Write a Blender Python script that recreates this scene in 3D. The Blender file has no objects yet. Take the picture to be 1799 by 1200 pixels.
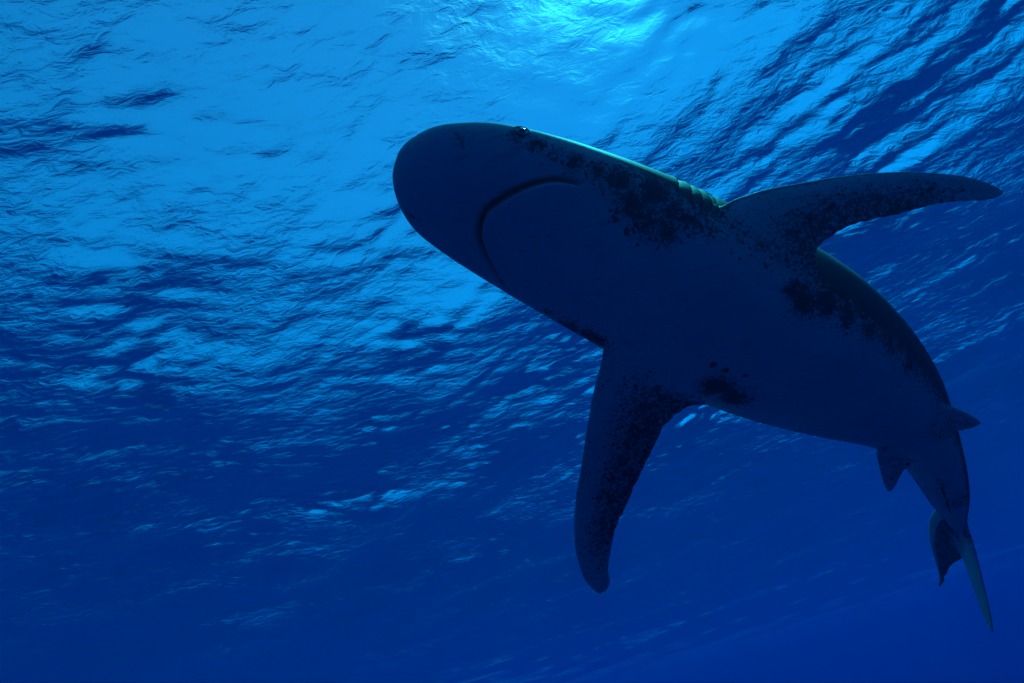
import bpy, math, random
import numpy as np
from mathutils import Vector, Matrix
C = bpy.context.scene.collection
SC = bpy.context.scene

# ------------------------------------------------------------------ camera
PITCH, ROLL, DEPTH = math.radians(34.5), math.radians(16), 5.0
F = Vector((0, math.cos(PITCH), math.sin(PITCH)))
U0 = Vector((0, -math.sin(PITCH), math.cos(PITCH))); R0 = Vector((1, 0, 0))
R = math.cos(ROLL) * R0 - math.sin(ROLL) * U0
U = math.sin(ROLL) * R0 + math.cos(ROLL) * U0
cd = bpy.data.cameras.new('camera'); cam = bpy.data.objects.new('camera', cd); C.objects.link(cam)
cam.matrix_world = Matrix(((R.x, U.x, -F.x, 0), (R.y, U.y, -F.y, 0), (R.z, U.z, -F.z, -DEPTH), (0, 0, 0, 1)))
cd.sensor_width = 36; cd.lens = 18 / math.tan(math.radians(40)); cd.clip_start = 0.05; cd.clip_end = 2000
SC.camera = cam

# ------------------------------------------------------------------ sky, sun, exposure
SUN_EL, SUN_AZ = math.radians(58), math.radians(41)     # azimuth from +Y towards +X
w = bpy.data.worlds.new('World'); SC.world = w; w.use_nodes = True
nt = w.node_tree; nt.nodes.clear()
sky = nt.nodes.new('ShaderNodeTexSky'); sky.sky_type = 'NISHITA'; sky.sun_disc = False
sky.sun_elevation = SUN_EL; sky.sun_rotation = SUN_AZ
bg = nt.nodes.new('ShaderNodeBackground'); bg.inputs[1].default_value = 0.15
sky.dust_density = 0.0; sky.ozone_density = 7.0
out = nt.nodes.new('ShaderNodeOutputWorld')
nt.links.new(sky.outputs[0], bg.inputs[0]); nt.links.new(bg.outputs[0], out.inputs[0])
sd = bpy.data.lights.new('sun', 'SUN'); sd.energy = 3.0; sd.angle = math.radians(0.5); sd.color = (1, .95, .86)
so = bpy.data.objects.new('sun', sd); C.objects.link(so)
sdir = Vector((math.cos(SUN_EL) * math.sin(SUN_AZ), math.cos(SUN_EL) * math.cos(SUN_AZ), math.sin(SUN_EL)))
so.rotation_euler = sdir.to_track_quat('Z', 'Y').to_euler()
SC.view_settings.view_transform = 'Standard'; SC.view_settings.look = 'None'
SC.view_settings.gamma = 1; SC.view_settings.use_curve_mapping = False
SC.view_settings.exposure = 0.66
cy = SC.cycles
cy.volume_bounces = 2; cy.max_bounces = 8; cy.use_denoising = True

# ------------------------------------------------------------------ node helpers
def mat(name):
    m = bpy.data.materials.new(name); m.use_nodes = True; m.node_tree.nodes.clear()
    return m, m.node_tree
def nd(t, kind, **kw):
    n = t.nodes.new(kind)
    for k, v in kw.items():
        if k.startswith('i_'):
            n.inputs[k[2:].replace('_', ' ')].default_value = v
        else: setattr(n, k, v)
    return n

# ------------------------------------------------------------------ sea surface (real wave geometry)
rng = np.random.default_rng(3)
def axis(lo, hi, d, mid_lo, mid_hi, far):
    """even spacing d from lo to hi, growing slowly out to the mid distances and faster out to the far edge"""
    def run(p, sgn, mid):
        o, st = [], d
        while abs(p) < far:
            st *= 1.006 if abs(p) < mid else 1.09
            p += sgn * st; o.append(p)
        return o
    return np.array(run(lo, -1, mid_lo)[::-1] + list(np.arange(lo, hi, d)) + run(hi, 1, mid_hi))
xs = axis(-7, 9, .035, 18, 20, 170); ys = axis(1.0, 13, .035, .5, 32, 170)
X, Y = np.meshgrid(xs, ys)
WAVES = []
WIND = math.radians(70)
for i in range(70):
    lam = 9.0 * (0.22 / 9.0) ** (i / 69 + rng.uniform(-.01, .01))
    k = 2 * math.pi / lam
    ang = WIND + rng.normal(0, .55)
    slope = .024 if lam > 2 else (.021 if lam > .7 else .035)
    WAVES.append((k, ang, slope / k, rng.uniform(0, 2 * math.pi)))
H = np.zeros_like(X); DX = np.zeros_like(X); DY = np.zeros_like(X)
sx = np.gradient(xs)[None, :]; sy = np.gradient(ys)[:, None]
cell = np.maximum(sx, sy)
for k, ang, a, ph in WAVES:
    lam = 2 * math.pi / k
    fade = np.clip((lam / cell - 3) / 3, 0, 1)
    p = k * (X * math.cos(ang) + Y * math.sin(ang)) + ph
    c = a * fade
    H += c * np.cos(p)
    s = .7 * c * np.sin(p)
    DX -= s * math.cos(ang); DY -= s * math.sin(ang)
ny, nx = X.shape
co = np.stack([X + DX, Y + DY, H], -1).reshape(-1, 3)
print('wave range', H.min(), H.max(), nx * ny)
idx = np.arange(nx * ny).reshape(ny, nx)
q = np.stack([idx[:-1, :-1], idx[:-1, 1:], idx[1:, 1:], idx[1:, :-1]], -1).reshape(-1, 4)
def mesh_np(name, co, quads, smooth=True):
    me = bpy.data.meshes.new(name)
    me.vertices.add(len(co)); me.vertices.foreach_set('co', np.asarray(co, np.float32).ravel())
    me.loops.add(quads.size); me.loops.foreach_set('vertex_index', quads.astype(np.int32).ravel())
    n = len(quads); me.polygons.add(n)
    me.polygons.foreach_set('loop_start', np.arange(0, quads.size, quads.shape[1], dtype=np.int32))
    me.polygons.foreach_set('use_smooth', np.full(n, smooth))
    me.update(calc_edges=True); me.validate()
    return me
sea = bpy.data.objects.new('sea_surface', mesh_np('sea_surface', co, q)); C.objects.link(sea)
sea['kind'] = 'structure'
m, t = mat('sea_surface'); sea.data.materials.append(m)
tc = nd(t, 'ShaderNodeTexCoord')
mp = nd(t, 'ShaderNodeMapping'); mp.inputs['Rotation'].default_value = (0, 0, math.radians(-20)); mp.inputs['Scale'].default_value = (1, 1.9, 1)
t.links.new(tc.outputs['Object'], mp.inputs[0])
n1 = nd(t, 'ShaderNodeTexNoise', i_Scale=5.5, i_Detail=6.0, i_Roughness=.55, i_Distortion=.6)
t.links.new(mp.outputs[0], n1.inputs['Vector'])
bump = nd(t, 'ShaderNodeBump', i_Strength=1.0, i_Distance=.044)
np_ = nd(t, 'ShaderNodeTexNoise', i_Scale=.5, i_Detail=3.0); t.links.new(tc.outputs['Object'], np_.inputs['Vector'])
gust = nd(t, 'ShaderNodeMapRange'); gust.inputs['From Min'].default_value = .40; gust.inputs['From Max'].default_value = .64; gust.inputs['To Min'].default_value = .22
t.links.new(np_.outputs[0], gust.inputs['Value'])
hm = nd(t, 'ShaderNodeMath', operation='MULTIPLY'); t.links.new(n1.outputs[0], hm.inputs[0]); t.links.new(gust.outputs[0], hm.inputs[1])
t.links.new(hm.outputs[0], bump.inputs['Height'])
fr = nd(t, 'ShaderNodeFresnel', i_IOR=1.333); t.links.new(bump.outputs[0], fr.inputs['Normal'])
tr = nd(t, 'ShaderNodeBsdfTransparent')
rf = nd(t, 'ShaderNodeBsdfRefraction', i_IOR=1.333, i_Roughness=.66); t.links.new(bump.outputs[0], rf.inputs['Normal'])
gl = nd(t, 'ShaderNodeBsdfGlossy', i_Roughness=.03); t.links.new(bump.outputs[0], gl.inputs['Normal'])
m1 = nd(t, 'ShaderNodeMixShader'); m1.inputs[0].default_value = .07
m2 = nd(t, 'ShaderNodeMixShader'); o = nd(t, 'ShaderNodeOutputMaterial')
t.links.new(tr.outputs[0], m1.inputs[1]); t.links.new(rf.outputs[0], m1.inputs[2])
t.links.new(fr.outputs[0], m2.inputs[0]); t.links.new(m1.outputs[0], m2.inputs[1]); t.links.new(gl.outputs[0], m2.inputs[2])
t.links.new(m2.outputs[0], o.inputs[0])

# ------------------------------------------------------------------ the water itself: one even volume
def box(name, lo, hi):
    v = [(x, y, z) for x in (lo[0], hi[0]) for y in (lo[1], hi[1]) for z in (lo[2], hi[2])]
    f = np.array([(0, 1, 3, 2), (4, 6, 7, 5), (0, 4, 5, 1), (2, 3, 7, 6), (0, 2, 6, 4), (1, 5, 7, 3)])
    ob = bpy.data.objects.new(name, mesh_np(name, np.array(v), f, False)); C.objects.link(ob); return ob
hz = box('haze', (-150, -150, -70), (150, 150, -1.0)); hz['kind'] = 'stuff'
m, t = mat('sea_water'); hz.data.materials.append(m)
D = .95
pv = nd(t, 'ShaderNodeVolumePrincipled'); pv.inputs['Density'].default_value = D
SS = (.0025, .0070, .0232); SA = (.74, .080, .0245)
pv.inputs['Color'].default_value = tuple(s / D for s in SS) + (1,)
pv.inputs['Absorption Color'].default_value = tuple((1 - a / D / (1 - s / D)) ** 2 for s, a in zip(SS, SA)) + (1,)
pv.inputs['Anisotropy'].default_value = .15
o = nd(t, 'ShaderNodeOutputMaterial'); t.links.new(pv.outputs[0], o.inputs['Volume'])

# ------------------------------------------------------------------ the shark
# >>> shark measurements
BODY = [[-0.1289, 0.8207, -3.8985, 0.0151, 0.0083, 0.0083, -0.1422, -0.4484, -0.8824, 0.6029, -0.7463, 0.2821], [-0.1292, 0.8241, -3.9024, 0.0299, 0.0163, 0.0163, -0.1408, -0.4501, -0.8818, 0.6032, -0.7453, 0.2841], [-0.1249, 0.827, -3.905, 0.0441, 0.0236, 0.0236, -0.1415, -0.4492, -0.8821, 0.603, -0.7458, 0.283], [-0.1187, 0.8323, -3.9098, 0.0603, 0.0316, 0.0316, -0.1422, -0.4484, -0.8825, 0.6029, -0.7463, 0.2821], [-0.1086, 0.8386, -3.915, 0.078, 0.0396, 0.0396, -0.144, -0.4461, -0.8833, 0.6025, -0.7477, 0.2794], [-0.0948, 0.8472, -3.9223, 0.0968, 0.047, 0.047, -0.1465, -0.443, -0.8845, 0.6018, -0.7495, 0.2757], [-0.0776, 0.8585, -3.9316, 0.1144, 0.0531, 0.053, -0.1491, -0.4398, -0.8856, 0.6012, -0.7514, 0.2719], [-0.0553, 0.8733, -3.9418, 0.13, 0.0618, 0.061, -0.1445, -0.4339, -0.8893, 0.597, -0.755, 0.2713], [-0.0256, 0.8912, -3.9536, 0.1448, 0.0712, 0.0695, -0.1285, -0.4196, -0.8986, 0.5842, -0.7642, 0.2733], [0.0086, 0.9116, -3.9672, 0.1578, 0.081, 0.0779, -0.1341, -0.4168, -0.8991, 0.5837, -0.7664, 0.2682], [0.0486, 0.9361, -3.9849, 0.1692, 0.0936, 0.0878, -0.1511, -0.419, -0.8953, 0.5899, -0.765, 0.2584], [0.0902, 0.962, -4.0048, 0.1786, 0.1084, 0.0989, -0.1681, -0.4204, -0.8917, 0.5959, -0.7639, 0.2478], [0.1341, 0.9896, -4.0267, 0.187, 0.1253, 0.1112, -0.1839, -0.4202, -0.8886, 0.6013, -0.7632, 0.2365], [0.1781, 1.0176, -4.0496, 0.1939, 0.143, 0.1237, -0.1955, -0.4167, -0.8878, 0.6059, -0.7631, 0.2247], [0.2226, 1.046, -4.073, 0.2, 0.1609, 0.136, -0.203, -0.4082, -0.89, 0.6117, -0.7626, 0.2103], [0.2674, 1.0754, -4.0969, 0.2053, 0.1787, 0.1473, -0.2074, -0.3939, -0.8955, 0.621, -0.7603, 0.1905], [0.3124, 1.1065, -4.121, 0.21, 0.1967, 0.1576, -0.2087, -0.3749, -0.9033, 0.6329, -0.7559, 0.1675], [0.357, 1.1399, -4.1447, 0.2143, 0.2153, 0.1674, -0.2064, -0.356, -0.9114, 0.6426, -0.7518, 0.1482], [0.4096, 1.182, -4.1724, 0.2193, 0.2368, 0.1784, -0.2006, -0.3386, -0.9193, 0.6462, -0.7511, 0.1356], [0.5015, 1.2535, -4.2193, 0.2251, 0.2622, 0.1924, -0.1955, -0.3107, -0.9302, 0.6393, -0.7596, 0.1193], [0.6077, 1.3303, -4.2665, 0.2244, 0.2673, 0.1965, -0.1977, -0.2649, -0.9438, 0.6398, -0.7643, 0.0805], [0.704, 1.4065, -4.3052, 0.2156, 0.2538, 0.1887, -0.2041, -0.2109, -0.956, 0.6575, -0.753, 0.0257], [0.7922, 1.4879, -4.3393, 0.1991, 0.2289, 0.1717, -0.2093, -0.1648, -0.9638, 0.6861, -0.7271, -0.0247], [0.8752, 1.5718, -4.3699, 0.1769, 0.1986, 0.1508, -0.2176, -0.1323, -0.967, 0.716, -0.6949, -0.066], [0.9553, 1.661, -4.3971, 0.1505, 0.1656, 0.1284, -0.2385, -0.1157, -0.9642, 0.7456, -0.658, -0.1055], [1.0281, 1.7528, -4.4252, 0.1237, 0.1342, 0.1073, -0.2838, -0.1135, -0.9521, 0.7709, -0.6175, -0.1562], [1.0928, 1.8478, -4.4575, 0.1016, 0.1097, 0.091, -0.349, -0.1256, -0.9287, 0.7883, -0.5752, -0.2185], [1.149, 1.9448, -4.4943, 0.085, 0.0918, 0.0784, -0.4086, -0.153, -0.8998, 0.7997, -0.5352, -0.2722], [1.1979, 2.0497, -4.5403, 0.0723, 0.0783, 0.0689, -0.4435, -0.1895, -0.876, 0.8107, -0.5016, -0.3019], [1.2419, 2.1591, -4.5923, 0.0568, 0.0631, 0.0572, -0.4573, -0.2155, -0.8628, 0.8183, -0.4819, -0.3134], [1.2826, 2.2656, -4.642, 0.0319, 0.0385, 0.0353, -0.4605, -0.2233, -0.8591, 0.8194, -0.4793, -0.3146], [1.319, 2.3539, -4.6845, 0.0158, 0.0221, 0.0205, -0.4471, -0.2306, -0.8642, 0.8231, -0.4842, -0.2967]]
MOUTH = [[0.2203, 0.862, -4.0816], [0.2102, 0.8584, -4.0761], [0.2009, 0.8557, -4.0718], [0.1777, 0.8504, -4.0628], [0.1483, 0.8492, -4.057], [0.1139, 0.8531, -4.0538], [0.0778, 0.8628, -4.0522], [0.0437, 0.8773, -4.0519], [0.0205, 0.8913, -4.0528], [0.0021, 0.9164, -4.0603], [-0.0054, 0.9385, -4.0682], [-0.0057, 0.9608, -4.0778], [-0.0015, 0.9955, -4.0923], [0.0085, 1.0298, -4.1062], [0.0193, 1.06, -4.1165], [0.0277, 1.0823, -4.1219], [0.0329, 1.098, -4.1232]]
NOSTRILS = [[[0.0074, 0.7732, -3.9394], [0.0113, 0.7762, -3.9467], [0.0138, 0.78, -3.9541], [0.0138, 0.7846, -3.9613], [0.0127, 0.7893, -3.9677]], [[-0.1446, 0.9024, -3.9758], [-0.1391, 0.906, -3.9834], [-0.134, 0.9079, -3.989], [-0.1286, 0.9087, -3.994]]]
GILLS = [[124.0, 78.75], [128.0, 78.75], [131.0, 75.0], [134.0, 78.75], [136.0, 82.5]]
EYE = [79.0, 78.75]
BLOTCHES = [[0.009, 0.7782, -3.9505, 0.0253, 0.5], [-0.0059, 0.7719, -3.935, 0.0208, 0.4], [-0.1066, 0.7982, -3.9254, 0.0094, 0.45], [-0.1419, 0.8734, -3.9663, 0.0073, 0.4], [-0.1361, 0.9073, -3.9868, 0.0123, 0.8], [-0.1219, 0.9499, -4.0071, 0.0075, 0.6], [-0.09, 1.0051, -4.028, 0.009, 0.5], [-0.131, 0.8242, -3.9352, 0.012, 0.35], [-0.079, 0.7823, -3.9204, 0.0141, 0.35], [0.0922, 0.7891, -3.966, 0.03, 0.4], [0.1258, 0.7969, -3.9709, 0.0347, 0.75], [0.1608, 0.8104, -3.9914, 0.0323, 0.9], [0.1887, 0.8244, -4.0158, 0.03, 0.8], [0.2218, 0.8405, -4.0415, 0.0346, 0.9], [0.2615, 0.8576, -4.0651, 0.0392, 0.9], [0.3015, 0.8753, -4.0881, 0.0531, 1.05], [0.3091, 0.8989, -4.1349, 0.0528, 1.0], [0.3272, 0.9221, -4.1687, 0.0505, 1.0], [0.3635, 0.9033, -4.1176, 0.058, 1.1], [0.3839, 0.9264, -4.1617, 0.0508, 1.0], [0.3602, 0.9426, -4.1945, 0.046, 0.95], [0.4197, 0.946, -4.1813, 0.0487, 0.95], [0.4524, 0.9631, -4.1939, 0.0513, 0.8], [0.5094, 0.9877, -4.1829, 0.0429, 0.5], [0.4772, 0.9642, -4.1506, 0.0309, 1.0], [0.2687, 0.9143, -4.1548, 0.008, 1.2], [0.2833, 0.9332, -4.1782, 0.0081, 1.2], [0.1359, 1.1691, -4.2022, 0.0528, 1.0], [0.179, 1.1888, -4.237, 0.0553, 1.1], [0.0991, 1.126, -4.1786, 0.0286, 0.7], [0.2183, 1.2373, -4.2594, 0.0456, 0.9], [0.2439, 1.1608, -4.287, 0.0279, 0.5], [0.421, 1.271, -4.4034, 0.0517, 1.1], [0.4564, 1.313, -4.4223, 0.0526, 1.05], [0.3991, 1.303, -4.3935, 0.0291, 0.9], [0.5451, 1.4627, -4.4389, 0.0312, 0.75], [0.6335, 1.5172, -4.4647, 0.029, 0.7], [0.4106, 1.2, -4.3827, 0.0087, 1.2], [0.435, 1.2152, -4.3968, 0.0088, 1.2], [0.5937, 1.085, -4.3225, 0.031, 1.1], [0.6168, 1.1083, -4.344, 0.0479, 1.1], [0.6666, 1.1298, -4.3484, 0.0533, 1.1], [0.714, 1.1663, -4.3693, 0.0492, 1.05], [0.7678, 1.2143, -4.393, 0.0451, 1.0], [0.8189, 1.2717, -4.4191, 0.0385, 0.95], [0.8763, 1.3474, -4.4459, 0.0372, 0.95], [0.6281, 1.1339, -4.3708, 0.0217, 0.8], [0.5484, 1.0416, -4.2781, 0.0071, 1.1], [0.3844, 1.1089, -4.3336, 0.012, 0.35], [0.2225, 1.0511, -4.2406, 0.0145, 0.3], [0.3493, 0.954, -4.2087, 0.0058, 1.1], [0.3857, 0.9626, -4.218, 0.0046, 1.1], [0.4966, 1.0148, -4.2612, 0.0047, 1.1], [0.4817, 1.0032, -4.2498, 0.0047, 1.1], [0.2982, 0.9531, -4.201, 0.0046, 1.1], [0.2586, 0.88, -4.1088, 0.0046, 1.0], [0.4739, 1.2307, -4.4141, 0.0063, 1.1], [0.7031, 1.1787, -4.3912, 0.0086, 1.2], [0.8415, 1.3745, -4.4792, 0.0053, 0.8], [0.8119, 1.3241, -4.4628, 0.039, 0.3], [1.0496, 1.6217, -4.4986, 0.0363, 0.8], [1.0047, 1.6139, -4.5143, 0.021, 0.6], [0.9151, 1.706, -4.5122, 0.022, 0.8], [1.0291, 1.8533, -4.5279, 0.0301, 0.6], [1.2272, 2.0862, -4.629, 0.072, 0.75], [1.1338, 2.0505, -4.5758, 0.054, 0.5], [1.1214, 1.9207, -4.5652, 0.0512, 0.4], [1.1548, 1.853, -4.548, 0.0399, 0.5]]
FINS = {
    'left_pectoral': [[0.4282, 0.979, -4.1678, 0.541, 1.0642, -4.3154, 0.055], [0.4566, 0.9755, -4.1495, 0.584, 1.0731, -4.3192, 0.0531], [0.4858, 0.9759, -4.1395, 0.6173, 1.0801, -4.3225, 0.0512], [0.5246, 0.9791, -4.1321, 0.6452, 1.0827, -4.3178, 0.0493], [0.5588, 0.9828, -4.1276, 0.6578, 1.0784, -4.3035, 0.0474], [0.5975, 0.987, -4.1224, 0.6615, 1.0697, -4.2828, 0.0455], [0.6368, 0.9923, -4.1197, 0.6704, 1.0633, -4.2652, 0.0435], [0.6807, 0.9996, -4.1195, 0.6835, 1.06, -4.2529, 0.0416], [0.7212, 1.0061, -4.1187, 0.7126, 1.0594, -4.2407, 0.0397], [0.7647, 1.0132, -4.1184, 0.7603, 1.061, -4.2264, 0.0378], [0.8091, 1.0213, -4.1198, 0.8045, 1.066, -4.2211, 0.0359], [0.8496, 1.0288, -4.1214, 0.8407, 1.0713, -4.2194, 0.034], [0.8897, 1.0371, -4.1248, 0.8815, 1.0771, -4.2171, 0.0321], [0.9321, 1.0464, -4.1298, 0.9274, 1.0833, -4.2137, 0.0302], [0.9726, 1.0563, -4.1366, 0.9605, 1.088, -4.2118, 0.0283], [1.0129, 1.0665, -4.1444, 1.0032, 1.0947, -4.2108, 0.0264], [1.0434, 1.0751, -4.1522, 1.0379, 1.1012, -4.2124, 0.0245], [1.0737, 1.084, -4.1606, 1.0663, 1.1074, -4.2155, 0.0225], [1.0979, 1.0923, -4.1701, 1.0906, 1.1128, -4.2186, 0.0206], [1.1198, 1.1009, -4.1812, 1.1122, 1.1165, -4.2187, 0.0187], [1.135, 1.108, -4.1912, 1.1301, 1.119, -4.2176, 0.0168], [1.1461, 1.1141, -4.2007, 1.1417, 1.1197, -4.2149, 0.0149], [1.1528, 1.1189, -4.2088, 1.1519, 1.1195, -4.2106, 0.013]],
    'right_pectoral': [[0.2343, 1.1772, -4.2561, 0.3438, 1.261, -4.3522, 0.055], [0.2131, 1.1872, -4.2582, 0.3792, 1.297, -4.3903, 0.0533], [0.1975, 1.1987, -4.2631, 0.3961, 1.3233, -4.4157, 0.0517], [0.1915, 1.2143, -4.2737, 0.3902, 1.3219, -4.413, 0.05], [0.182, 1.2332, -4.286, 0.3741, 1.3219, -4.4085, 0.0483], [0.1727, 1.2489, -4.2958, 0.3574, 1.3242, -4.4058, 0.0467], [0.1608, 1.2694, -4.3087, 0.3408, 1.3319, -4.4073, 0.045], [0.1448, 1.2995, -4.3281, 0.3238, 1.3408, -4.4097, 0.0433], [0.1311, 1.3303, -4.3486, 0.3058, 1.3534, -4.4147, 0.0417], [0.1125, 1.369, -4.374, 0.2918, 1.365, -4.42, 0.04], [0.101, 1.3961, -4.3923, 0.2642, 1.4009, -4.4408, 0.0383], [0.0865, 1.4288, -4.4141, 0.2417, 1.4303, -4.4578, 0.0367], [0.0689, 1.4672, -4.4396, 0.2187, 1.4603, -4.4752, 0.035], [0.0508, 1.5066, -4.4657, 0.1963, 1.4923, -4.4942, 0.0333], [0.0352, 1.5469, -4.4932, 0.1781, 1.517, -4.5087, 0.0317], [0.0251, 1.5771, -4.5142, 0.1548, 1.5501, -4.5284, 0.03], [0.0164, 1.6078, -4.536, 0.1359, 1.5757, -4.5434, 0.0283], [0.0104, 1.6362, -4.5568, 0.1206, 1.5976, -4.5565, 0.0267], [0.0073, 1.665, -4.5786, 0.1052, 1.6297, -4.5776, 0.025], [0.0068, 1.6898, -4.598, 0.0903, 1.6653, -4.6016, 0.0233], [0.0086, 1.7119, -4.616, 0.0784, 1.6942, -4.6212, 0.0217], [0.0142, 1.7282, -4.6304, 0.0773, 1.7148, -4.6371, 0.02], [0.0228, 1.7447, -4.6457, 0.0753, 1.7251, -4.6447, 0.0183], [0.0308, 1.7529, -4.6544, 0.0619, 1.746, -4.6575, 0.0167], [0.0397, 1.7582, -4.661, 0.0428, 1.7574, -4.6612, 0.015]],
    'left_pelvic': [[0.9767, 1.5318, -4.4795, 1.0283, 1.6758, -4.5437, 0.03], [1.0065, 1.5587, -4.4866, 1.0633, 1.6832, -4.539, 0.0276], [1.027, 1.5632, -4.4839, 1.0854, 1.6764, -4.53, 0.0252], [1.0555, 1.5864, -4.4893, 1.1057, 1.685, -4.5295, 0.0229], [1.0866, 1.612, -4.4953, 1.1261, 1.6927, -4.5287, 0.0205], [1.1145, 1.637, -4.5017, 1.1422, 1.6973, -4.5271, 0.0181], [1.141, 1.6622, -4.5087, 1.1562, 1.6997, -4.525, 0.0158], [1.1594, 1.6825, -4.5149, 1.1659, 1.6998, -4.5226, 0.0134], [1.1702, 1.6961, -4.5196, 1.1705, 1.698, -4.5205, 0.011]],
    'right_pelvic': [[0.9003, 1.6843, -4.491, 1.0127, 1.8075, -4.5387, 0.03], [0.8873, 1.6963, -4.5009, 0.9973, 1.8175, -4.5479, 0.0276], [0.8874, 1.7151, -4.5119, 0.9836, 1.8193, -4.552, 0.0252], [0.8914, 1.7447, -4.5284, 0.974, 1.8251, -4.5575, 0.0229], [0.8993, 1.7805, -4.5476, 0.9645, 1.8364, -4.5662, 0.0205], [0.9073, 1.8098, -4.5631, 0.956, 1.8502, -4.5761, 0.0181], [0.9155, 1.8377, -4.5777, 0.9473, 1.8594, -4.5834, 0.0158], [0.9235, 1.8549, -4.586, 0.9395, 1.8645, -4.5881, 0.0134], [0.9306, 1.8662, -4.591, 0.9326, 1.8673, -4.5912, 0.011]],
    'caudal_upper': [[1.2512, 2.1884, -4.6002, 1.2885, 2.2861, -4.6893, 0.05], [1.2599, 2.2675, -4.5917, 1.3059, 2.3341, -4.7062, 0.04], [1.2601, 2.3309, -4.5956, 1.3222, 2.3961, -4.7257, 0.034], [1.265, 2.3857, -4.6047, 1.3406, 2.4646, -4.7372, 0.03], [1.2858, 2.4698, -4.6211, 1.356, 2.526, -4.7383, 0.026], [1.307, 2.5437, -4.6404, 1.3778, 2.5966, -4.7351, 0.024], [1.3393, 2.6318, -4.6626, 1.3999, 2.6792, -4.7317, 0.022], [1.3742, 2.7201, -4.6852, 1.4182, 2.7538, -4.7343, 0.02], [1.4029, 2.7994, -4.7124, 1.4288, 2.824, -4.7481, 0.018], [1.4252, 2.8599, -4.7297, 1.4341, 2.8605, -4.7482, 0.015], [1.4443, 2.9175, -4.7429, 1.4508, 2.903, -4.7572, 0.014], [1.4542, 2.9634, -4.7567, 1.4599, 2.9566, -4.7645, 0.013], [1.4676, 3.0073, -4.7677, 1.4655, 2.9964, -4.7694, 0.011]],
    'caudal_lower': [[1.297, 2.238, -4.637, 1.2936, 2.3735, -4.6752, 0.05], [1.3047, 2.2661, -4.6602, 1.3112, 2.4179, -4.7045, 0.042], [1.3049, 2.2854, -4.6882, 1.3231, 2.4467, -4.7288, 0.036], [1.3057, 2.3036, -4.7148, 1.3236, 2.4472, -4.7472, 0.033], [1.3035, 2.3196, -4.7469, 1.3201, 2.4493, -4.7679, 0.03], [1.2999, 2.3364, -4.7802, 1.3104, 2.448, -4.8013, 0.028], [1.2926, 2.3484, -4.8153, 1.2996, 2.4461, -4.8339, 0.026], [1.2841, 2.3644, -4.8563, 1.2905, 2.4487, -4.8729, 0.023], [1.2725, 2.3743, -4.8971, 1.2751, 2.4389, -4.9117, 0.02], [1.2597, 2.3824, -4.9354, 1.2617, 2.4243, -4.9434, 0.017], [1.2495, 2.3896, -4.9635, 1.2471, 2.4035, -4.966, 0.014], [1.2435, 2.3951, -4.9803, 1.2446, 2.4013, -4.9806, 0.011]],
    'dorsal': [[0.5025, 1.2893, -4.0122, 0.7729, 1.47, -4.1267, 0.045], [0.5257, 1.3116, -3.9911, 0.8118, 1.502, -4.12, 0.0421], [0.553, 1.3358, -3.9715, 0.8006, 1.4934, -4.0823, 0.0393], [0.5826, 1.3599, -3.9532, 0.7957, 1.4905, -4.0488, 0.0364], [0.6146, 1.384, -3.9362, 0.7982, 1.4936, -4.0199, 0.0335], [0.6479, 1.4076, -3.9199, 0.8037, 1.4989, -3.9927, 0.0307], [0.681, 1.4304, -3.9041, 0.8098, 1.5045, -3.9658, 0.0278], [0.7135, 1.452, -3.8885, 0.816, 1.5103, -3.939, 0.025], [0.7457, 1.4723, -3.8735, 0.8221, 1.516, -3.9122, 0.0221], [0.7777, 1.4922, -3.859, 0.8283, 1.5217, -3.8853, 0.0192], [0.8095, 1.5124, -3.845, 0.8345, 1.5273, -3.8585, 0.0164], [0.8407, 1.533, -3.8317, 0.8472, 1.537, -3.8354, 0.0135]],
    'second_dorsal': [[1.1574, 1.9157, -4.4066, 1.207, 2.0166, -4.4607, 0.02], [1.166, 1.9275, -4.4066, 1.23, 2.0667, -4.482, 0.0187], [1.1757, 1.9418, -4.408, 1.2268, 2.0531, -4.4681, 0.0175], [1.186, 1.9575, -4.4102, 1.227, 2.0477, -4.4589, 0.0162], [1.1965, 1.9743, -4.413, 1.231, 2.0519, -4.455, 0.0149], [1.2072, 1.9922, -4.4164, 1.2365, 2.0597, -4.4531, 0.0136], [1.2179, 2.0108, -4.4202, 1.2424, 2.0684, -4.4517, 0.0124], [1.2287, 2.0302, -4.4244, 1.2482, 2.0771, -4.4504, 0.0111], [1.2395, 2.0501, -4.429, 1.2541, 2.0859, -4.4491, 0.0098], [1.2502, 2.0705, -4.4341, 1.2599, 2.0948, -4.4479, 0.0085], [1.2609, 2.0913, -4.4396, 1.2657, 2.1037, -4.4467, 0.0073], [1.2714, 2.1127, -4.4456, 1.2745, 2.1211, -4.4504, 0.006]],
    'anal': [[1.1106, 1.9117, -4.5436, 1.1606, 2.0114, -4.578, 0.02], [1.1139, 1.921, -4.5515, 1.1799, 2.0582, -4.6012, 0.0187], [1.1184, 1.9327, -4.5603, 1.1703, 2.0411, -4.5997, 0.0175], [1.1232, 1.9454, -4.5696, 1.1645, 2.0325, -4.6016, 0.0162], [1.1282, 1.9591, -4.5794, 1.1629, 2.0333, -4.6071, 0.0149], [1.1332, 1.9733, -4.5897, 1.1629, 2.0377, -4.6139, 0.0136], [1.1383, 1.9882, -4.6004, 1.1633, 2.0429, -4.6211, 0.0124], [1.1435, 2.0035, -4.6113, 1.1637, 2.0482, -4.6283, 0.0111], [1.1487, 2.0193, -4.6224, 1.164, 2.0534, -4.6356, 0.0098], [1.1541, 2.0355, -4.6338, 1.1643, 2.0587, -4.6429, 0.0085], [1.1595, 2.0522, -4.6455, 1.1646, 2.064, -4.6502, 0.0073], [1.1649, 2.0693, -4.6575, 1.1684, 2.0775, -4.6608, 0.006]]}
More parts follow.
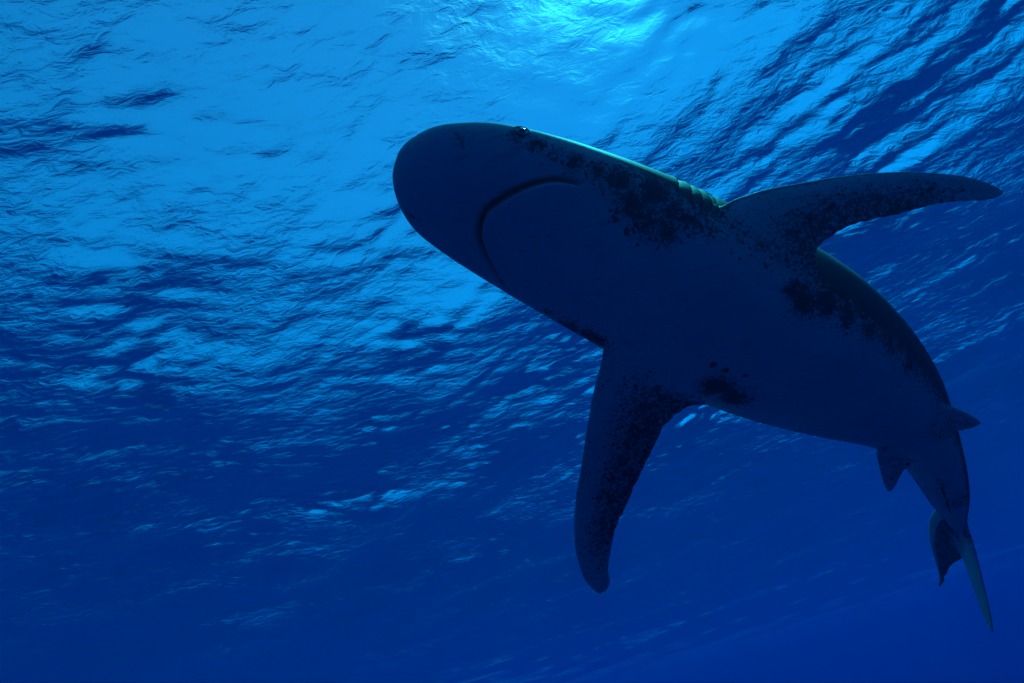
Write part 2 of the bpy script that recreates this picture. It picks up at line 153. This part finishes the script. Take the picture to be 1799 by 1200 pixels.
# <<< shark measurements
from mathutils.kdtree import KDTree
from mathutils.bvhtree import BVHTree
def unit(v): return v / np.linalg.norm(v, axis=-1, keepdims=True)
def spline(A, m):
    A = np.asarray(A, float); out = []
    for i in range(len(A) - 1):
        p0 = A[max(i - 1, 0)]; p1 = A[i]; p2 = A[i + 1]; p3 = A[min(i + 2, len(A) - 1)]
        for k in range(m):
            t = k / m
            out.append(.5 * ((2 * p1) + (p2 - p0) * t + (2 * p0 - 5 * p1 + 4 * p2 - p3) * t * t + (3 * p1 - p0 - 3 * p2 + p3) * t ** 3))
    out.append(A[-1]); return np.array(out)
ST_B = spline(BODY, 8)
AX = ST_B[:, :3]; TAN = unit(np.gradient(AX, axis=0))
VEN = unit(ST_B[:, 6:9]); LAT = unit(ST_B[:, 9:12])     # belly direction, left flank direction
EXPO = .92
def surf(row, th):
    row = min(max(row, 0), len(AX) - 1.001); i = int(row); f = row - i
    mix = lambda A: A[i] * (1 - f) + A[i + 1] * f
    b, c, u, v = mix(ST_B), mix(AX), mix(LAT), mix(VEN)
    ct, st = np.cos(th), np.sin(th)
    x = np.sign(st) * np.abs(st) ** EXPO * b[3]
    y = np.where(ct > 0, b[5], b[4]) * np.sign(ct) * np.abs(ct) ** EXPO
    return c + np.multiply.outer(x, u) + np.multiply.outer(y, v)
ARC = np.r_[0, np.cumsum(np.linalg.norm(np.diff(AX, axis=0), axis=1))]
ORIGIN = AX[140].copy()
NC = 96
ths = np.linspace(0, 2 * np.pi, NC, endpoint=False)
grid = np.array([surf(r, ths) for r in range(len(AX))])
verts, faces, info = [], [], []                        # info: region, span/row, angle/chord
def add_grid(G, reg, pars):
    b = len(verts); nr, nc = G.shape[:2]
    verts.extend(map(tuple, G.reshape(-1, 3))); info.extend((reg,) + p for p in pars)
    for i in range(nr - 1):
        for j in range(nc):
            faces.append((b + i * nc + j, b + i * nc + (j + 1) % nc, b + (i + 1) * nc + (j + 1) % nc, b + (i + 1) * nc + j))
    faces.append(tuple(range(b, b + nc))[::-1]); faces.append(tuple(range(b + (nr - 1) * nc, b + nr * nc)))
add_grid(grid, 'body', [(r, math.degrees(a)) for r in range(len(AX)) for a in ths])
# fin profile: rounded leading edge, thin trailing edge
cc = np.concatenate([1 - np.cos(np.linspace(0, math.pi / 2, 9)), np.array([1.])])
half = 6.5 * (.2969 * np.sqrt(cc) - .126 * cc - .3516 * cc ** 2 + .2843 * cc ** 3 - .09 * cc ** 4)
half = np.maximum(half, .0)
for name, raw in FINS.items():
    S = spline(raw, 4)
    le, te, tk = S[:, :3], S[:, 3:6], S[:, 6]
    if 'pectoral' in name:                              # worn, slightly nicked trailing edges
        wear = np.convolve(rng.normal(0, 1, len(S) + 4), (.25, .5, .25), 'same')[2:-2] * np.sin(np.linspace(0, math.pi, len(S)))
        te = te + unit(le - te) * (.0035 * np.abs(wear))[:, None]
    mid = (le + te) / 2
    span = np.gradient(mid, axis=0)
    nrm = np.cross(te - le, span); nrm = unit(nrm)
    ref = unit(nrm.mean(0)); nrm = np.where((nrm @ ref)[:, None] < 0, -nrm, nrm); nrm = unit(nrm + 1.5 * ref)
    rows, pars = [], []
    for i in range(len(S)):
        ch = np.linalg.norm(te[i] - le[i])
        t2 = max(.0048, min(tk[i], ch * .5) / 2)
        prof = np.maximum(half * t2, .0035 * np.sqrt(np.clip(cc * 12, 0, 1)))
        # round the trailing edge off
        up = [le[i] + (te[i] - le[i]) * c + nrm[i] * h for c, h in zip(cc[:-1], prof[:-1])]
        dn = [le[i] + (te[i] - le[i]) * c - nrm[i] * h for c, h in zip(cc[:-1], prof[:-1])]
        tail = [te[i]]
        rows.append(up + tail + dn[:0:-1])
        cs = list(cc[:-1]) + [1.] + list(cc[:-1])[:0:-1]
        pars += [(i / (len(S) - 1), c) for c in cs]
    add_grid(np.array(rows), name, pars)
def mesh_py(name, v, f):
    me = bpy.data.meshes.new(name); me.from_pydata([tuple(x) for x in v], [], f); me.update(); return me
import bmesh
src = mesh_py('body_source', verts, faces)
bm = bmesh.new(); bm.from_mesh(src)
bmesh.ops.recalc_face_normals(bm, faces=bm.faces); bm.to_mesh(src); bm.free()
tmp = bpy.data.objects.new('body_source', src); C.objects.link(tmp)
md = tmp.modifiers.new('r', 'REMESH'); md.mode = 'VOXEL'; md.voxel_size = .0029
dg = bpy.context.evaluated_depsgraph_get(); dg.update()
me = bpy.data.meshes.new_from_object(tmp.evaluated_get(dg))
bpy.data.objects.remove(tmp); bpy.data.meshes.remove(src)
nv = len(me.vertices)
P = np.empty(nv * 3, np.float32); me.vertices.foreach_get('co', P); P = P.reshape(-1, 3).astype(float)
E = np.empty(len(me.edges) * 2, np.int32); me.edges.foreach_get('vertices', E); E = E.reshape(-1, 2)
deg = np.maximum(np.bincount(E.ravel(), minlength=nv), 1)[:, None]
def lap(A):
    o = np.empty_like(A)
    for k in range(A.shape[1]):
        o[:, k] = np.bincount(E[:, 0], A[E[:, 1], k], nv) + np.bincount(E[:, 1], A[E[:, 0], k], nv)
    return o / deg
def smooth(A, n, lam=.5, mu=-.52):
    for _ in range(n):
        A = A + lam * (lap(A) - A); A = A + mu * (lap(A) - A)
    return A
P = smooth(P, 10)
# nearest source point of every vertex: where on the animal it lies
kd = KDTree(len(verts))
for i, v in enumerate(verts): kd.insert(v, i)
kd.balance()
near = np.fromiter((kd.find(p)[1] for p in P), np.int32, nv)
names = ['body'] + list(FINS)
reg = np.array([names.index(x[0]) for x in info])[near]
pa = np.array([x[1] for x in info], float)[near]; pb = np.array([x[2] for x in info], float)[near]
# fillet where fins leave the body
edge = (reg[E[:, 0]] != reg[E[:, 1]])
jm = np.zeros((nv, 1)); jm[E[edge].ravel()] = 1
for _ in range(14): jm = np.maximum(jm * .97, lap(jm) * 1.0)
jm = np.clip(jm * 2.2, 0, 1)
for _ in range(24): P = P + jm * .5 * (lap(P) - P)
def vnormals(P):
    me.vertices.foreach_set('co', P.astype(np.float32).ravel()); me.update()
    n = np.empty(nv * 3, np.float32); me.vertices.foreach_get('normal', n) if False else me.vertex_normals.foreach_get('vector', n)
    return n.reshape(-1, 3).astype(float)
NRM = vnormals(P)
tree = BVHTree.FromPolygons([Vector(p) for p in P], [tuple(p.vertices) for p in me.polygons])
def snap(p): return np.array(tree.find_nearest(Vector(p))[0])
def curve(pts, m=10): return np.array([snap(p) for p in spline(pts, m)])
def curve_dist(c, r):
    """indices of the vertices within r of the curve, their distance, nearest curve index"""
    lo, hi = c.min(0) - r, c.max(0) + r
    ix = np.where(((P > lo) & (P < hi)).all(1))[0]
    d = np.linalg.norm(P[ix][:, None] - c[None], axis=2); k = d.argmin(1); d = d.min(1)
    ok = d < r
    return ix[ok], d[ok], k[ok]
offset = np.zeros(nv); lining = np.zeros(nv)
mouth = curve(MOUTH)
ix, d, k = curve_dist(mouth, .10)
tp = np.sin(np.clip(k / (len(mouth) - 1), 0, 1) * math.pi) ** .5
cen = mouth.mean(0)
axis_m = TAN[85]
back = ((P[ix] - mouth[k]) * axis_m).sum(1)            # >0 behind the lip line: the lower jaw
lead = np.clip(1 - k / (len(mouth) - 1) * .4, .5, 1)
wdt = .0036 + .0022 * tp
tp = np.where((k > len(mouth) * .55) & (k < len(mouth) - 2), np.maximum(tp, .75), tp)
offset[ix] += -(.006 + .017 * tp) * np.exp(-(d / wdt) ** 2)
offset[ix] += np.where(back > 0, .009 * tp * (1 - np.exp(-(d / .008) ** 2)) * np.exp(-(d / .05) ** 2), -.004 * tp * np.exp(-(d / .03) ** 2))
lining[ix] = np.maximum(lining[ix], tp * np.exp(-(d / (wdt * .9)) ** 2))
slits = []
for side in (1, -1):
    for r, a in GILLS:
        a0 = math.radians(a - 4); t_ = np.linspace(0, 1, 7)
        pts = [surf(r + 2.6 - 3.2 * (2 * t - .9) ** 2 * .5, side * (a0 + t * math.radians(62))) for t in t_]
        c = curve(pts, 6); slits.append(c)
        ix, d, k = curve_dist(c, .045)
        x = ((P[ix] - c[k]) * TAN[int(r)]).sum(1)
        tp = np.sin(np.clip(k / (len(c) - 1) * .96 + .02, 0, 1) * math.pi) ** .5
        offset[ix] += tp * np.where(x > -.0015, -.0075 * np.exp(-np.clip(x, 0, 1) / .012) * (d < .04), .0018 * np.exp(x / .012))
        lining[ix] = np.maximum(lining[ix], .9 * tp * np.exp(-((x - .002) / .0032) ** 2) * (d < .02))
nostrils = [curve(n, 8) for n in NOSTRILS]
for c in nostrils:
    ix, d, k = curve_dist(c, .03)
    offset[ix] += -.004 * np.exp(-(d / .004) ** 2)
    lining[ix] = np.maximum(lining[ix], .55 * np.exp(-(d / .003) ** 2))
offset = np.clip(offset, -.022, .012)
P = P + NRM * offset[:, None]
NRM = vnormals(P)
# pigment: pale belly, dusky border that breaks into spots, bronze back lightened as if lit from above
ang = np.where(pb > 180, 360 - pb, pb)
arck = [0, .09, .35, .6, 1.05, 1.45, 1.83, 2.1, 2.3]
bord = np.interp(np.interp(pa, np.arange(len(ARC)), ARC), arck, [116, 106, 86, 60, 48, 46, 54, 44, 34])
body = reg == 0
pig = np.where(body, np.clip((ang - bord) / 30 + .5, 0, 1.15), 0)
dors = np.where(body, np.clip((ang - bord - 34) / 24, 0, 1), 0)
under = NRM[:, 2] < -.02
for nm, i in ((n, names.index(n)) for n in FINS):
    on = reg == i; s, c = pa, pb
    if 'pectoral' in nm:
        e0, e1 = (.62, .80) if 'left' in nm else (.70, .86)
        p = .40 + .42 * np.clip((c - .22) / .35, 0, 1) * np.clip((s - .05) / .15, 0, 1) * np.clip((e1 - s) / (e1 - e0), 0, 1)
        p -= .20 * np.clip((s - e1) / .1, 0, 1)
    elif 'pelvic' in nm: p = .45 + .2 * c
    elif nm == 'caudal_upper': p = np.where(c < .22, .15, .85)  # pale leading edge: sunlight on the lobe put into the colour
    elif nm == 'caudal_lower': p = np.where(s < .3, .6, .0)  # pale tip marking, made paler to stand for sun on the lobe
    else: p = np.full(nv, .9)
    p = np.where(under | ('caudal' in nm), p, 1.0)
    pig = np.where(on, p, pig); dors = np.where(on & ~under, 1.0 if 'caudal' not in nm else .5, dors)
# blend the colour across fin roots
soft = np.stack([pig, dors], 1)
for _ in range(30): soft = np.where(jm > .02, lap(soft), soft)
pig, dors = soft[:, 0], soft[:, 1]
for x, y, z, r, s in BLOTCHES:
    d2 = ((P - (x, y, z)) ** 2).sum(1) / (r * r)
    if s < 0: pig = pig + s * np.exp(-d2)
    else: pig = np.maximum(pig, s * np.exp(-d2 ** (1.5 if r < .012 else .9) * .9))
for nm, arr in (('pigment', pig), ('dorsal', dors), ('lining', lining)):
    at_ = me.attributes.new(nm, 'FLOAT', 'POINT'); at_.data.foreach_set('value', np.clip(arr, 0, 1.2).astype(np.float32))
me.vertices.foreach_set('co', (P - ORIGIN).astype(np.float32).ravel())
me.polygons.foreach_set('use_smooth', np.ones(len(me.polygons), bool)); me.update(); me.name = 'body'
print('shark vertices', nv)

shark = bpy.data.objects.new('shark', None); C.objects.link(shark); shark.location = ORIGIN
shark.empty_display_size = .2
shark['label'] = 'large shark with dark mottled pectoral fins and pale belly swimming beneath the rippled sea surface'
shark['category'] = 'shark'
def part(name, me, m, parent):
    o = bpy.data.objects.new(name, me); C.objects.link(o); o.parent = parent; me.materials.append(m); return o

m_skin, t = mat('shark_skin')
tc = nd(t, 'ShaderNodeTexCoord')
A = {n: nd(t, 'ShaderNodeAttribute', attribute_name=n) for n in ('pigment', 'dorsal', 'lining')}
def math_(op, a, b=None, clamp=False):
    n = nd(t, 'ShaderNodeMath', operation=op); n.use_clamp = clamp
    for i, x in enumerate((a, b)):
        if x is None: continue
        if isinstance(x, (int, float)): n.inputs[i].default_value = x
        else: t.links.new(x, n.inputs[i])
    return n.outputs[0]
def noise(scale, detail=3, rough=.6, dist=0):
    n = nd(t, 'ShaderNodeTexNoise', i_Scale=scale, i_Detail=detail, i_Roughness=rough, i_Distortion=dist)
    t.links.new(tc.outputs['Object'], n.inputs['Vector']); return n.outputs[0]
def mixc(f, a, b):
    n = nd(t, 'ShaderNodeMix', data_type='RGBA')
    t.links.new(f, n.inputs[0])
    for x, i in ((a, 6), (b, 7)):
        if isinstance(x, tuple): n.inputs[i].default_value = x + (1,)
        else: t.links.new(x, n.inputs[i])
    return n.outputs[2]
def ramp(x, lo, hi):
    n = nd(t, 'ShaderNodeMapRange', interpolation_type='SMOOTHSTEP')
    n.inputs['From Min'].default_value = lo; n.inputs['From Max'].default_value = hi
    t.links.new(x, n.inputs['Value']); return n.outputs[0]
na = noise(105, 4, .65); nb = noise(26, 3)
wob = nd(t, 'ShaderNodeTexNoise', i_Scale=70., i_Detail=2.); t.links.new(tc.outputs['Object'], wob.inputs['Vector'])
wv = nd(t, 'ShaderNodeVectorMath', operation='SCALE'); wv.inputs['Scale'].default_value = .012
t.links.new(wob.outputs['Color'], wv.inputs[0])
wa = nd(t, 'ShaderNodeVectorMath', operation='ADD'); t.links.new(tc.outputs['Object'], wa.inputs[0]); t.links.new(wv.outputs[0], wa.inputs[1])
def dots(scale, k, lo):
    """freckles that grow and merge as the pigment rises"""
    vo = nd(t, 'ShaderNodeTexVoronoi', i_Scale=scale); t.links.new(wa.outputs[0], vo.inputs['Vector'])
    sep = nd(t, 'ShaderNodeSeparateColor'); t.links.new(vo.outputs['Color'], sep.inputs[0])
    lim = math_('MULTIPLY', math_('SUBTRACT', A['pigment'].outputs['Fac'], math_('MULTIPLY', sep.outputs[0], lo)), k)
    return ramp(math_('SUBTRACT', lim, vo.outputs['Distance']), -.035, .06)
d1 = dots(100, .84, .55); d2 = dots(190, .80, .40)
f = math_('ADD', A['pigment'].outputs['Fac'], math_('ADD', math_('MULTIPLY', math_('SUBTRACT', na, .5), 1.4), math_('MULTIPLY', math_('SUBTRACT', nb, .5), .8)))
spots = math_('MAXIMUM', math_('MAXIMUM', d1, d2), ramp(f, .78, 1.08))
tone = ramp(noise(3.2, 5, .6), .3, .7)
pale = mixc(tone, (.62, .60, .42), (.78, .76, .52))
mapS = nd(t, 'ShaderNodeMapping'); mapS.inputs['Rotation'].default_value = (.4, .3, -.45); mapS.inputs['Scale'].default_value = (3, 55, 55)
t.links.new(tc.outputs['Object'], mapS.inputs[0])
nS = nd(t, 'ShaderNodeTexNoise', i_Scale=2.2, i_Detail=3.); t.links.new(mapS.outputs[0], nS.inputs['Vector'])
pale = mixc(math_('MULTIPLY', ramp(nS.outputs[0], .60, .74), .55), pale, (.30, .27, .22))
smudge = mixc(na, (.15, .13, .11), (.34, .30, .25))
pale = mixc(math_('MULTIPLY', ramp(f, .30, 1.0), .5), pale, smudge)
darkc = mixc(noise(60, 3), (.014, .012, .014), (.034, .030, .032))
back_c = mixc(noise(30, 4), (.44, .22, .24), (.60, .34, .36))  # brownish back skin, its colour raised to imitate the lit upper flank
col = mixc(math_('MULTIPLY', spots, .93), pale, darkc)
col = mixc(math_('MULTIPLY', A['dorsal'].outputs['Fac'], ramp(math_('ADD', A['dorsal'].outputs['Fac'], math_('MULTIPLY', math_('SUBTRACT', na, .5), .8)), .2, .9)), col, back_c)
col = mixc(A['lining'].outputs['Fac'], col, (.012, .010, .012))
bs = nd(t, 'ShaderNodeBsdfPrincipled', i_Roughness=.66)
bs.inputs['Specular IOR Level'].default_value = .2
t.links.new(col, bs.inputs['Base Color'])
bp = nd(t, 'ShaderNodeBump', i_Strength=.2, i_Distance=.0015)
t.links.new(noise(220, 3), bp.inputs['Height']); t.links.new(bp.outputs[0], bs.inputs['Normal'])
o = nd(t, 'ShaderNodeOutputMaterial'); t.links.new(bs.outputs[0], o.inputs[0])
body_ob = part('body', me, m_skin, shark)

def plain(name, col, rough):
    m, t = mat(name); tc = nd(t, 'ShaderNodeTexCoord')
    n = nd(t, 'ShaderNodeTexNoise', i_Scale=180., i_Detail=2.); t.links.new(tc.outputs['Object'], n.inputs['Vector'])
    r = nd(t, 'ShaderNodeMix', data_type='RGBA'); t.links.new(n.outputs[0], r.inputs[0])
    r.inputs[6].default_value = tuple(c * .7 for c in col) + (1,); r.inputs[7].default_value = tuple(c * 1.3 for c in col) + (1,)
    b = nd(t, 'ShaderNodeBsdfPrincipled', i_Roughness=rough); o = nd(t, 'ShaderNodeOutputMaterial')
    t.links.new(r.outputs[2], b.inputs['Base Color']); t.links.new(b.outputs[0], o.inputs[0]); return m
m_dark = plain('slit_lining', (.014, .012, .014), .7)
m_iris = plain('eye_iris', (.07, .065, .05), .4); m_pupil = plain('eye_pupil', (.006, .006, .007), .1)
m_lid = plain('eyelid_skin', (.26, .22, .20), .6)
tree = BVHTree.FromPolygons([Vector(p) for p in P], [tuple(p.vertices) for p in me.polygons])
def strip(c, w, sink):
    """a tapering slit lining that lies in its groove"""
    v, f = [], []
    n = len(c)
    for i, p in enumerate(c):
        q, nn, _, _ = tree.find_nearest(Vector(p)); q = np.array(q); nn = np.array(nn)
        tg = unit(c[min(i + 1, n - 1)] - c[max(i - 1, 0)] + 1e-9); s = unit(np.cross(nn, tg))
        r = w * max(.12, math.sin(math.pi * (i + .3) / (n - .4)) ** .6)
        for a in range(6):
            a = a * math.pi / 3
            v.append(q - nn * sink + s * r * math.cos(a) + nn * r * .45 * math.sin(a) - ORIGIN)
    for i in range(n - 1):
        for j in range(6):
            f.append((i * 6 + j, i * 6 + (j + 1) % 6, i * 6 + 6 + (j + 1) % 6, i * 6 + 6 + j))
    f.append(tuple(range(6))[::-1]); f.append(tuple(range(n * 6 - 6, n * 6)))
    m_ = mesh_py('slit', v, f); m_.polygons.foreach_set('use_smooth', np.ones(len(f), bool)); return m_
part('mouth', strip(mouth[1:-1:2], .0035, .001), m_dark, shark)
for c in slits: part('gill_slit', strip(c[::2], .0016, .0006), m_dark, shark)
for c in nostrils: part('nostril', strip(c[::2], .0014, .0012), m_dark, shark)
def lathe(prof, p, n, seg=32):
    n = unit(n); a = unit(np.cross(n, (.3, .5, .9))); b = np.cross(n, a); v, f = [], []
    for r, h in prof:
        for k in range(seg):
            an = 2 * math.pi * k / seg; v.append(p + n * h + (a * math.cos(an) + b * math.sin(an)) * r - ORIGIN)
    for i in range(len(prof) - 1):
        for k in range(seg): f.append((i * seg + k, i * seg + (k + 1) % seg, (i + 1) * seg + (k + 1) % seg, (i + 1) * seg + k))
    f.append(tuple(range(seg))[::-1]); f.append(tuple(range(len(v) - seg, len(v))))
    m_ = mesh_py('eye', v, f); m_.polygons.foreach_set('use_smooth', np.ones(len(f), bool)); return m_
for side in (1, -1):
    p, nn, _, _ = tree.find_nearest(Vector(surf(EYE[0], math.radians(EYE[1] + 4) if side > 0 else -math.radians(EYE[1] + 24)))); nn = np.array(nn); p = np.array(p) - nn * .0066
    re = .0155
    e = part('eye', lathe([(re * math.cos(a), re * .75 * math.sin(a) - .003) for a in np.linspace(-.6, 1.5, 14)], p, nn), m_iris, shark)
    part('pupil', lathe([(.0001, .0110), (.0058, .0101), (.0062, .0092), (.0050, .0075)], p, nn, 20), m_pupil, e)
    part('eyelid', lathe([(.0162 + .0034 * math.cos(a), .0052 + .0026 * math.sin(a)) for a in np.linspace(-math.pi, math.pi, 13)], p, nn), m_lid, e)
